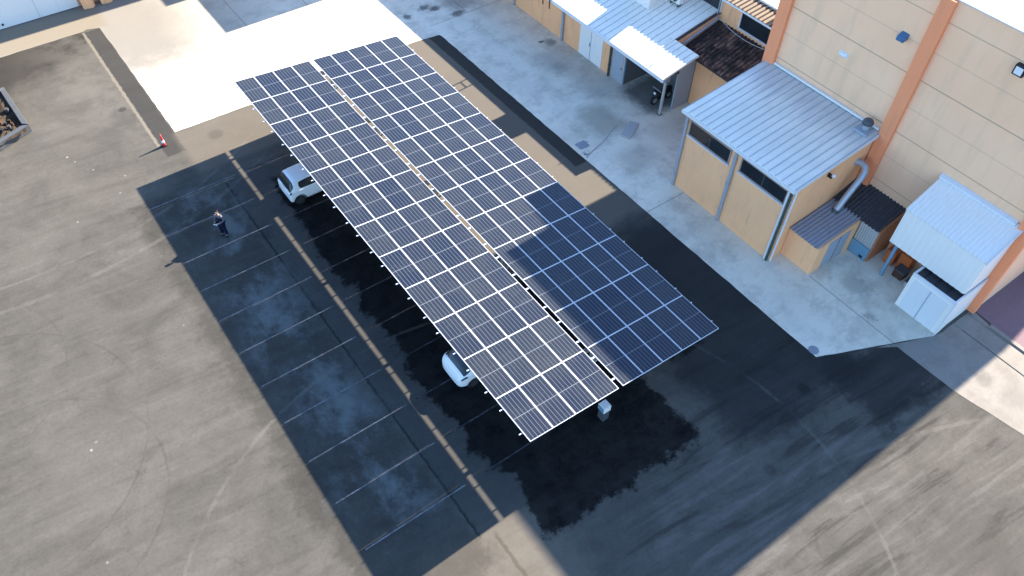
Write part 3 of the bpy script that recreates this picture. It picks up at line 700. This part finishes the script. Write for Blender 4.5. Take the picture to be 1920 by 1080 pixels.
# tiled lean-to
def tl(m):
    pitch = .27; y0, y1 = -16.62, -11.1; x0, x1 = 22.75, 25.66; z0, z1 = 3.2, 4.06
    rows = 8
    for r in range(rows):
        a = r/rows; b = (r+1)/rows+.02
        xa, xb = x0+(x1-x0)*a, min(x1, x0+(x1-x0)*b); zA, zB = z0+(z1-z0)*a+.045, z0+(z1-z0)*b+.012
        k = int((y1-y0)/pitch); jit = random.uniform(-.03, .03)
        for i in range(k):
            yc = y0+pitch*(i+.5); seg = 5; vs = []; rr = .11+random.uniform(-.006, .006); dz = random.uniform(-.008, .012); dx = random.uniform(-.02, .02)
            for j in range(seg+1):
                t = math.pi*j/seg
                vs += [(xa+dx, yc+rr*math.cos(t), zA+dz+rr*.8*math.sin(t)), (xb, yc+rr*.85*math.cos(t), zB+dz+rr*.7*math.sin(t))]
            m.add(vs, [(2*j, 2*j+1, 2*j+3, 2*j+2) for j in range(seg)] + [tuple(2*j for j in range(seg+1))], MT['tiles'])
    m.slope(x0+.05, x1, y0, y1, z0-.1, z1-.1, z0+.03, z1+.03, MT['fibre_dark'])
part('tiled_roof', an, tl)
# upper storey
part('upper_wall', an, lambda m: m.box(25.71, 34, -16.62, 13, 0, 5.62, MT['tan_annex']))
part('eave_roof', an, lambda m: corr(m, 25.2, 26.6, -16.6, 13, 5.80, 5.95, .30, .02, MT['fibre_tan']))
part('upper_roof', an, lambda m: m.box(26.5, 34, -16.6, 13, 5.80, 6.06, MT['white_sheet']))
part('soffit', an, lambda m: m.box(25.21, 26.49, -16.6, 13, 5.63, 5.76, MT['white_trim']))
for y0, y1 in ((-15.9, -12.62), (-11.0, -8.4), (-5.5, -2.5), (2, 5)):
    def fw(m):
        t = .07
        m.box(25.63, 25.72, y0-t, y1+t, 4.38-t, 4.38, MT['white_trim']); m.box(25.63, 25.72, y0-t, y1+t, 5.40, 5.40+t, MT['white_trim'])
        m.box(25.63, 25.72, y0-t, y0, 4.38, 5.40, MT['white_trim']); m.box(25.63, 25.72, y1, y1+t, 4.38, 5.40, MT['white_trim'])
    w = part('window', an, fw)
    p = part('pane', an, lambda m: m.box(25.69, 25.708, y0, y1, 4.38, 5.4, MT['glass'])); p.parent = w; p.matrix_parent_inverse = Matrix.Identity(4)
# roof box, AC unit, mast with cable, ladder
rb = empty('roof_box', (23.5, -6.8, 4.1), 'white box housing standing on the pale metal roof of the annex', 'roof housing')
part('case', rb, lambda m: m.box(23.0, 24.1, -7.85, -5.9, 4.02, 5.72, MT['white_sheet']), .02)
part('cap', rb, lambda m: m.box(22.95, 24.15, -7.9, -5.85, 5.721, 5.78, MT['white_trim']), .01)
ac = empty('air_conditioner', (24.5, -8.6, 4.5), 'white air conditioning unit on the annex roof under the upper windows', 'air conditioner')
part('case', ac, lambda m: m.box(24.2, 24.6, -9.1, -8.2, 4.55, 5.15, MT['white_sheet']), .03)
part('fan_grille', ac, lambda m: m.tube((24.195, -8.7, 4.85), (24.15, -8.7, 4.85), .22, MT['dark_steel']))
for y in (-9.0, -8.4): part('foot', ac, lambda m: m.box(24.25, 24.55, y, y+.1, 4.3, 4.549, MT['dark_steel']))
ma = empty('antenna_mast', (25.45, -11.05, 4.2), 'thin grey mast rising at the corner between the metal roof and the tiled roof', 'mast')
part('pole', ma, lambda m: m.tube((25.45, -11.05, 4.05), (25.45, -11.05, 6.6), .035, MT['pipe']))
part('clamp', ma, lambda m: m.box(25.4, 25.7, -11.12, -10.98, 4.5, 4.56, MT['dark_steel']))
def cable(m):
    a = Vector((25.3, -11.3, 4.55)); b = Vector((24.9, -16.5, 5.0)); pts = []
    for i in range(17):
        t = i/16; p = a.lerp(b, t); p.z -= .55*4*t*(1-t)*.55; p.x -= .5*4*t*(1-t)*.5; pts.append(p)
    m.pipe(pts, .018, MT['fibre_light'], 6)
solo('cable', cable, 'slack pale cable sagging over the dark tiled roof to the pilaster', 'cable')
la = empty('roof_access_rail', (19.58, -2.35, 2.9), 'pair of rusty brown access rails fixed to the front edge of the annex roof', 'rail')
for y in (-2.02, -2.68):
    part('upright', la, lambda m: m.tube((19.57, y, 2.75), (19.57, y, 5.1), .04, MT['wood'], 8))
for z in (3.62, 4.3, 4.95):
    part('crossbar', la, lambda m: m.tube((19.57, -2.05, z), (19.57, -2.65, z), .03, MT['wood'], 8))
# things under the porch
mo = empty('moped', (21.7, -11.2, 0), 'black moped parked in the shade under the annex porch', 'moped')
for x in (21.2, 22.35):
    w = part('wheel', mo, lambda m: (m.tube((x, -11.25, .29), (x, -11.13, .29), .29, MT['rubber'], 20), m.tube((x, -11.27, .29), (x, -11.11, .29), .16, MT['steel'], 16)))
part('body', mo, lambda m: (m.box(21.5, 22.5, -11.32, -11.06, .45, .75, MT['black']), m.box(21.15, 21.4, -11.38, -11.0, .5, .95, MT['black']), m.box(21.35, 21.9, -11.3, -11.08, .25, .4, MT['black'])), .05)
part('seat', mo, lambda m: m.box(21.75, 22.5, -11.31, -11.07, .751, .86, MT['rubber']), .04)
part('handlebar', mo, lambda m: (m.tube((21.28, -11.55, 1.05), (21.28, -10.83, 1.05), .02, MT['steel']), m.tube((21.28, -11.19, .9), (21.28, -11.19, 1.06), .03, MT['dark_steel'])))
part('headlight', mo, lambda m: m.tube((21.12, -11.19, .82), (21.18, -11.19, .82), .09, MT['lamp_glass']))
def plate(m):
    c = Vector((18.35, -12.25)); a = math.radians(28); u = Vector((math.cos(a), math.sin(a))); v = Vector((-u.y, u.x))
    P = [c+u*.75+v*.3, c-u*.75+v*.3, c-u*.75-v*.3, c+u*.75-v*.3]
    m.prism([(p.x, p.y) for p in P], .012, .10, MT['fibre_light'])
solo('metal_plate', plate, 'grey metal plate lying on the concrete by the brown stain in front of the porch', 'plate', bevel=.01)
solo('hose', lambda m: m.pipe([(14.7+i*.33, -12.7+.05*math.sin(i*.9)+i*.12, .025) for i in range(11)], .03, MT['fibre_light'], 8), 'pale hose stretched straight across the concrete towards the metal plate', 'hose')

# ------------------------------------------------------------------ north building with big white door, shading blocks out of frame
nb = empty('north_hall', (-10, 19.3, 0), 'tall hall with a long white sliding door at the top left corner', 'hall')
part('wall', nb, lambda m: (m.box(-45, 18, 19.35, 34, 0, 9.7, MT['facade'])))
part('sliding_door', nb, lambda m: (m.box(-20, -3.85, 19.24, 19.34, .06, 5.2, MT['white_sheet']), [m.box(x, x+.02, 19.225, 19.239, .06, 5.2, MT['fibre_light']) for x in (-6.4, -9.1, -11.8, -14.5)]))
part('door_handle', nb, lambda m: m.tube((-8.66, 19.23, .34), (-8.66, 19.17, .34), .07, MT['black']))
for i, (x, lb) in enumerate(((-3.3, 'leftmost'), (-2.1, 'second'))):
    o = solo('stone_block', lambda m: m.prism([(x-.38, 19.2), (x-.42, 18.62), (x+.2, 18.5), (x+.4, 18.75), (x+.36, 19.2)], .004, 1.5, MT['tan_annex']),
             ('brown block standing right beside the end of the white sliding door', 'brown block standing one step further right of the white sliding door')[i], 'block', 'brown blocks by the white sliding door', bevel=.06)
solo('hall_shadow_block', lambda m: (m.box(12.4, 20, 11.5, 19.3, 0, 5.0, MT['facade']), m.box(14.1, 20, 17.2, 19.3, 5.001, 7.0, MT['facade'])), 'unseen stepped block added to cast shadow beside the tall hall, just past the top edge', 'shadow caster')  # out of view, added and sized for its shadow on the slab
ew = solo('lane_shadow_block', lambda m: m.box(28, 36, -33.1, -32.2, 0, 2.75, MT['facade']), 'unseen low block added to shade the lane beyond the warehouse corner', 'shadow caster')  # out of view, height set by the shade wanted on the lane

# planter bed with dark walls, left edge
pl = empty('planter_bed', (-11.5, 9.5, 0), 'dark walled bed of soil and rubble at the left edge', 'planter')
def pw(m):
    Q = [(-10.1, 7.45), (-10.35, 11.9), (-15.0, 11.9), (-14.5, 5.6)]
    for i in range(4):
        a = Vector(Q[i]); b = Vector(Q[(i+1) % 4]); d = (b-a).normalized(); nrm = Vector((-d.y, d.x))
        m.prism([tuple(a - nrm*.02), tuple(b - nrm*.02), tuple(b+nrm*.26 - d*.27), tuple(a+nrm*.26+d*.27)], .01, .5 if i else .52, MT['dark_steel'])
part('rim', pl, pw, .02)
def so(m):
    n = 22
    vs = []; fs = []
    for i in range(n+1):
        for j in range(n+1):
            u, v = i/n, j/n
            x = -14.4+4.1*u - .1*(1-u); y = 6.2+5.5*v + (1-u)*(-.3) + .9*u*(1-v)
            vs.append((x, y, .25+.16*random.random()+.1*math.sin(u*9)*math.cos(v*8)))
    for i in range(n):
        for j in range(n): fs.append((i*(n+1)+j, (i+1)*(n+1)+j, (i+1)*(n+1)+j+1, i*(n+1)+j+1))
    m.add(vs, fs, MT['soil'])
part('soil', pl, so)
def rub(m):
    for i in range(26):
        x = random.uniform(-13.0, -10.7); y = random.uniform(7.6, 11.4); s = random.uniform(.06, .16)
        m.prism([(x+s*math.cos(t+random.uniform(-.2, .2))*random.uniform(.7, 1.2), y+s*math.sin(t)) for t in [k*math.pi*2/5 for k in range(5)]], .28, .42+random.random()*.12, random.choice([MT['soil'], MT['fibre_dark'], MT['wood'], MT['black'], MT['soil']]))
o = part('rubble', pl, rub); o['kind'] = 'stuff'

# ------------------------------------------------------------------ traffic cone
tc = empty('traffic_cone', (-4.35, 1.9, 0), 'slim red and white traffic cone by the corner of the bright concrete slab', 'traffic cone')
part('base', tc, lambda m: m.box(-4.49, -4.21, 1.76, 2.04, .004, .045, MT['black']), .01)
part('cone', tc, lambda m: m.lathe([(.12, .046), (.095, .22), (.093, .223), (.07, .40), (.068, .403), (.045, .62), (.03, .80)], (-4.35, 1.9, 0), MT['red']))
part('reflective_band', tc, lambda m: m.lathe([(.098, .225), (.075, .40)], (-4.35, 1.9, 0), MT['white_band']))

# manhole covers
for x, y, r, lb in ((14.81, -29.05, .24, 'round drain cover at the lower corner of the concrete apron'), (15.23, -11.66, .0, 'square dark inspection cover set in the concrete apron')):
    if r: solo('drain_cover', lambda m: m.lathe([(r, .006), (r, .02), (r*.85, .024), (.0, .024)], (x, y, 0), MT['fibre'], 20), lb, 'drain cover')
    else: solo('inspection_cover', lambda m: m.box(x-.33, x+.33, y-.28, y+.28, .006, .018, MT['fibre']), lb, 'cover')

# ------------------------------------------------------------------ cars
def make_car(name, loc, label, st, style):
    """st: stations (x, half width, z sill, z belt, z top, half width top); rear at x=0, nose at +x"""
    root = empty(name, loc, label, 'car', 'cars backed under the carport')
    NTt = 28
    def sec(s):
        # interpolate stations (catmull-ish via linear with smoothing)
        x = s
        for a, b in zip(st, st[1:]):
            if x <= b[0] + 1e-9:
                t = (x-a[0])/(b[0]-a[0]); return [a[i]+(b[i]-a[i])*t for i in range(6)]
        return list(st[-1])
    def pt(s, t, off=0.0):
        """t 0..1 from south sill over the roof to north sill"""
        x, w, zs, zb, zt, wt = sec(s)
        side = -1 if t < .5 else 1; k = t if t < .5 else 1-t   # 0..0.5
        keys = [(0, w*.90, zs), (.05, w*.985, zs+.12), (.13, w, (zs+zb)*.5+.05), (.22, w*.975, zb), (.25, w*.95, zb+.03), (.38, wt+ .01, zt-.07 if zt-.07 > zb else zb+.04), (.41, wt-.07, zt-.015), (.5, 0, zt)]
        for a, b in zip(keys, keys[1:]):
            if k <= b[0] + 1e-9:
                u = (k-a[0])/(b[0]-a[0]); yy = a[1]+(b[1]-a[1])*u; zz = a[2]+(b[2]-a[2])*u; break
        if k > .41: zz = zt - .015*((.5-k)/.09)**2
        return Vector((x, side*yy, zz))
    def normal(s, t):
        e = 1e-3
        a = pt(min(s+e, st[-1][0]), t)-pt(max(s-e, 0), t); b = pt(s, min(t+e, 1))-pt(s, max(t-e, 0))
        n = b.cross(a); n.normalize()
        c = pt(s, t)-Vector((pt(s, t).x if .3 < s < st[-1][0]-.3 else st[-1][0]/2, 0, .7))
        return n if n.dot(c) > 0 else -n
    def place(o):
        o.parent = root; return o
    ts = sorted(set([0, .02, .05, .09, .13, .18, .22, .235, .25, .29, .33, .365, .38, .395, .41, .44, .47, .5] + [1-k for k in [0, .02, .05, .09, .13, .18, .22, .235, .25, .29, .33, .365, .38, .395, .41, .44, .47]]))
    xs = []
    for a, b in zip(st, st[1:]):
        n = 2 if b[0]-a[0] > .1 else 1
        xs += [a[0]+(b[0]-a[0])*i/n for i in range(n)]
    xs.append(st[-1][0])
    m = MB(); vs = [pt(s, t) for s in xs for t in ts]; nt = len(ts)
    fs = [(i*nt+j, i*nt+j+1, (i+1)*nt+j+1, (i+1)*nt+j) for i in range(len(xs)-1) for j in range(nt-1)]
    fs.append(tuple(range(nt-1, -1, -1))); fs.append(tuple(range((len(xs)-1)*nt, len(xs)*nt)))
    m.add(vs, fs, MT['paint'], True)
    o = m.build('body'); place(o)
    sb = o.modifiers.new('sub', 'SUBSURF'); sb.levels = 1; sb.render_levels = 2
    def patch(nm, s0, s1, t0, t1, mat, off=.012, ns=8, nt_=10, rnd=True):
        m = MB(); vs = []
        for i in range(ns+1):
            for j in range(nt_+1):
                u, v = i/ns, j/nt_
                if rnd:   # rounded-rectangle outline
                    uu = u*2-1; vv = v*2-1
                    v2 = .5+.5*vv*(1-.10*abs(uu)**4); u2 = .5+.5*uu*(1-.10*abs(vv)**4)
                else: u2, v2 = u, v
                s = s0+(s1-s0)*u2; t = t0+(t1-t0)*v2
                vs.append(pt(s, t)+normal(s, t)*off)
        fs = [(i*(nt_+1)+j, i*(nt_+1)+j+1, (i+1)*(nt_+1)+j+1, (i+1)*(nt_+1)+j) for i in range(ns) for j in range(nt_)]
        m.add(vs, fs, mat, True); return place(m.build(nm))
    for w in style['wins']: patch(*w)
    R = .29
    for wx in style['wheels']:
        for sd in (-1, 1):
            y = sd*(style['w']-.09)
            e = MB(); e.tube((wx, y-.1*sd*-1*-1, R+.004), (wx, y+.085*sd, R+.004), R, MT['rubber'], 28)
            tw = place(e.build('wheel'))
            e = MB(); e.tube((wx, y+.086*sd, R+.004), (wx, y+.096*sd, R+.004), .19, MT['alloy'], 20); rm = e.build('rim'); rm.parent = tw
            # dark wheel arch
            e = MB(); seg = 18; vs = []
            for i in range(seg+1):
                t = math.pi*i/seg
                for rr in (R+.015, R+.075): vs.append((wx+rr*math.cos(t), sd*(style['w']*.992+.004), R+.0+rr*math.sin(t)*1.0))
            e.add(vs, [(2*i, 2*i+1, 2*i+3, 2*i+2) for i in range(seg)], MT['black']); place(e.build('wheel_arch'))
    for nm, bx, mat in style['boxes']:
        e = MB(); e.box(*bx, mat); place(e.build(nm, bevel=.02))
    return root
# VW-like square hatchback (rear outward, towards -x)
st1 = [(0, .70, .34, .62, .66, .60), (.03, .765, .30, .78, .84, .70), (.09, .80, .27, .88, .98, .70), (.20, .815, .25, .90, 1.22, .655), (.32, .82, .24, .91, 1.40, .61), (.50, .825, .22, .91, 1.465, .60), (1.2, .83, .2, .91, 1.49, .60), (1.9, .83, .2, .91, 1.475, .595), (2.3, .83, .2, .92, 1.38, .60), (2.75, .825, .2, .92, 1.02, .66), (3.2, .80, .22, .82, .90, .66), (3.45, .74, .27, .70, .76, .6), (3.55, .62, .34, .6, .62, .5)]
GL = MT['car_glass']
sty1 = dict(w=.83, wheels=(.52, 2.95), wins=[('rear_window', .085, .34, .315, .685, GL), ('side_window', .62, 2.25, .262, .372, GL), ('side_window', .62, 2.25, .628, .738, GL), ('windscreen', 2.28, 2.74, .30, .70, GL),
      ('tail_light', .035, .16, .21, .285, MT['black'], .010, 4, 5), ('tail_light', .035, .16, .715, .79, MT['black'], .010, 4, 5)],
      boxes=[('number_plate', (-.012, .0, -.24, .24, .50, .60), MT['white_band']), ('bumper_trim', (-.01, .03, -.6, .6, .30, .38), MT['black']), ('wiper', (.045, .06, -.25, .2, .93, .945), MT['black'])])
make_car('parked_car', (-.62, -6.0, 0), 'boxy white hatchback backed out under the upper left edge of the solar carport', st1, sty1)
st2 = [(0, .52, .36, .58, .62, .42), (.04, .68, .31, .70, .76, .58), (.12, .77, .27, .82, .92, .64), (.26, .825, .24, .92, 1.05, .66), (.42, .85, .22, .95, 1.22, .63), (.62, .86, .2, .95, 1.38, .60), (.9, .865, .2, .95, 1.47, .585), (1.6, .865, .2, .94, 1.52, .585), (2.2, .86, .2, .93, 1.48, .58), (2.7, .86, .2, .93, 1.22, .6), (3.1, .85, .2, .92, 1.0, .66), (3.6, .80, .24, .80, .88, .62), (3.85, .68, .3, .66, .7, .5)]
sty2 = dict(w=.865, wheels=(.72, 3.25), wins=[('rear_window', .27, .66, .30, .70, GL), ('side_window', .95, 2.5, .262, .372, GL), ('side_window', .95, 2.5, .628, .738, GL), ('windscreen', 2.3, 3.0, .30, .70, GL),
      ('tail_light', .12, .42, .205, .25, MT['black'], .012, 5, 4), ('tail_light', .12, .42, .75, .795, MT['black'], .012, 5, 4)],
      boxes=[('number_plate', (-.004, .012, -.24, .24, .46, .56), MT['white_band']), ('wiper', (.30, .32, -.2, .25, 1.095, 1.11), MT['black'])])
make_car('parked_car', (.22, -20.75, 0), 'rounded white hatchback poking out under the lower left edge of the solar carport', st2, sty2)

# ------------------------------------------------------------------ person
pe = empty('person', (-4.32, -6.67, 0), 'person in black vest and pale shirt holding a controller in the parking bays', 'person', None, math.radians(215))
def skin(name, verts, edges, radii, mat, root=0):
    me = bpy.data.meshes.new(name); me.from_pydata(verts, edges, []); me.materials.append(mat)
    o = bpy.data.objects.new(name, me); COL.objects.link(o); o.parent = pe
    md = o.modifiers.new('skin', 'SKIN'); md.use_smooth_shade = True
    for i, r in enumerate(radii):
        sv = me.skin_vertices[0].data[i]; rr = r if isinstance(r, tuple) else (r, r)
        sv.radius = rr; sv.use_root = (i == root)
    s = o.modifiers.new('sub', 'SUBSURF'); s.levels = 1; s.render_levels = 2
    return o
# local: +x is forward, y is left
V = [(0, 0, .95), (0, 0, 1.12), (.01, 0, 1.30), (.01, 0, 1.44), (.02, 0, 1.50), (.035, 0, 1.58), (.05, 0, 1.66), (.04, 0, 1.73),
     (0, .10, .90), (.02, .11, .50), (-.01, .12, .10), (.12, .13, .035), (0, -.10, .90), (.03, -.12, .50), (-.01, -.14, .10), (.12, -.15, .035),
     (.0, .17, 1.42), (.0, .25, 1.16), (.24, .13, 1.13), (.30, .09, 1.13), (0, -.17, 1.42), (.0, -.25, 1.16), (.24, -.13, 1.13), (.30, -.09, 1.13)]
E_ = [(0,1),(1,2),(2,3),(3,4),(4,5),(5,6),(6,7),(0,8),(8,9),(9,10),(10,11),(0,12),(12,13),(13,14),(14,15),(3,16),(16,17),(17,18),(18,19),(3,20),(20,21),(21,22),(22,23)]
Rr = [(.14,.10),(.125,.10),(.15,.105),(.11,.08),.052,(.065,.08),(.075,.09),.06,.085,.06,.042,.035,.085,.06,.042,.035,.055,.042,.034,.026,.055,.042,.034,.026]
skin('body', V, E_, Rr, MT['skin'])
def sub(ids):
    mp = {k: i for i, k in enumerate(ids)}
    return [V[k] for k in ids], [(mp[a], mp[b]) for a, b in E_ if a in mp and b in mp]
ids = [0, 8, 9, 10, 12, 13, 14]; v_, e_ = sub(ids); skin('trousers', v_, e_, [(.18, .14), .12, .095, .088, .12, .095, .088], MT['jeans'])
ids = [3, 2, 4, 16, 17, 18, 20, 21, 22]; v_, e_ = sub(ids); skin('shirt', v_, e_, [(.13, .10), (.158, .115), .064, .085, .064, .05, .085, .064, .05], MT['shirt'])
v_ = [(0, 0, .97), (0, 0, 1.12), (.01, 0, 1.30), (.01, 0, 1.42)]; skin('vest', v_, [(0,1),(1,2),(2,3)], [(.20,.16),(.19,.155),(.205,.165),(.16,.135)], MT['vest'])
skin('hair', [(.0, 0, 1.60), (.01, 0, 1.70), (.02, 0, 1.745)], [(0,1),(1,2)], [(.06,.075), (.085,.09), (.07,.075)], MT['hair'])
for sd in (-1, 1):
    y = .13*sd - (.0 if sd > 0 else .01)
    skin('shoe', [(-.04, y, .05), (.06, y*1.05, .045), (.15, y*1.1, .035)], [(0,1),(1,2)], [.064, .06, .048], MT['black'])
    # fingers and thumb
    hy = .09*sd; ve = [(.28, hy, 1.13)]; ed = []
    for k in range(4):
        a = (.345, hy+.012*(k-1.5), 1.135); b = (.37-.004*abs(k-1), hy+.011*(k-1.5)-.012*sd, 1.11); ve += [a, b]; n0 = len(ve); ed += [(0, n0-2), (n0-2, n0-1)]
    ve += [(.31, hy-.035*sd, 1.155), (.335, hy-.05*sd, 1.165)]; ed += [(0, len(ve)-2), (len(ve)-2, len(ve)-1)]
    skin('hand', ve, ed, [.025]+[.009, .008]*4+[.011, .009], MT['skin'])
def face(m):
    for s in (-1, 1):
        m.lathe([(.001, -.01), (.011, 0), (.001, .01)], (.125, .032*s, 1.655), MT['black'], 8)
    m.lathe([(.016, -.03), (.013, 0), (.006, .03)], (.138, 0, 1.625), MT['skin'], 8)
    m.box(.122, .134, -.025, .025, 1.582, 1.59, MT['red'])
mm = MB(); face(mm); fo = mm.build('face'); fo.parent = pe
Mp = Matrix.Translation(pe.location) @ Matrix.Rotation(math.radians(215), 4, 'Z')
rc = empty('remote_controller', Mp @ Vector((.36, 0, 1.13)), 'small pale handheld controller in the hands of the person in the parking bays', 'controller', None, math.radians(215))
def rcb(m):
    m.box(-.05, .05, -.09, .09, -.02, .02, MT['white_band'])
mm = MB(); rcb(mm); o = mm.build('case', bevel=.01); o.parent = rc
mm = MB(); mm.box(.0, .012, -.07, .07, .025, .11, MT['black']); o = mm.build('screen'); o.parent = rc

# ------------------------------------------------------------------ light, sky, camera
SUN = Vector((-.9957, -.0931, -.5302)).normalized()
sd = bpy.data.lights.new('sun', 'SUN'); so_ = bpy.data.objects.new('sun', sd); COL.objects.link(so_)
so_.rotation_euler = SUN.to_track_quat('-Z', 'Y').to_euler(); so_.location = (60, 5, 40)
sd.energy = 5.0; sd.angle = math.radians(.55); sd.color = (1.0, .90, .78)
w = bpy.data.worlds.new('World'); S.world = w; w.use_nodes = True
nt = w.node_tree; nt.nodes.clear()
sky = nt.nodes.new('ShaderNodeTexSky'); sky.sky_type = 'NISHITA'; sky.sun_disc = False
sky.sun_elevation = math.radians(27.94); sky.sun_rotation = math.atan2(.9957, .0931)
sky.altitude = 100; sky.air_density = 1.0; sky.dust_density = .5; sky.ozone_density = 2.0
bg = nt.nodes.new('ShaderNodeBackground'); bg.inputs[1].default_value = .10
wo = nt.nodes.new('ShaderNodeOutputWorld'); tm = nt.nodes.new('ShaderNodeMix'); tm.data_type = 'RGBA'; tm.blend_type = 'MULTIPLY'; tm.inputs[0].default_value = 1.0
tm.inputs[7].default_value = (.80, .97, 1.17, 1); nt.links.new(sky.outputs[0], tm.inputs[6]); nt.links.new(tm.outputs[2], bg.inputs[0]); nt.links.new(bg.outputs[0], wo.inputs[0])
cam = bpy.data.cameras.new('camera'); co = bpy.data.objects.new('camera', cam); COL.objects.link(co)
co.matrix_world = Matrix(((0.809081,0.443437,-0.385683,-9.2322),(-0.587469,0.628515,-0.509754,-37.6190),(0.016363,0.639009,0.769025,29.6078),(0,0,0,1)))
S.camera = co
cam.sensor_width = 36; cam.lens = 36*1477.886/1920; cam.clip_end = 2000; cam.clip_start = .1
S.view_settings.view_transform = 'Standard'; S.view_settings.look = 'None'; S.view_settings.exposure = 0
S.render.engine = 'CYCLES'
S.cycles.film_exposure = 4.6
S.cycles.max_bounces = 6; S.cycles.diffuse_bounces = 3; S.cycles.use_denoising = True
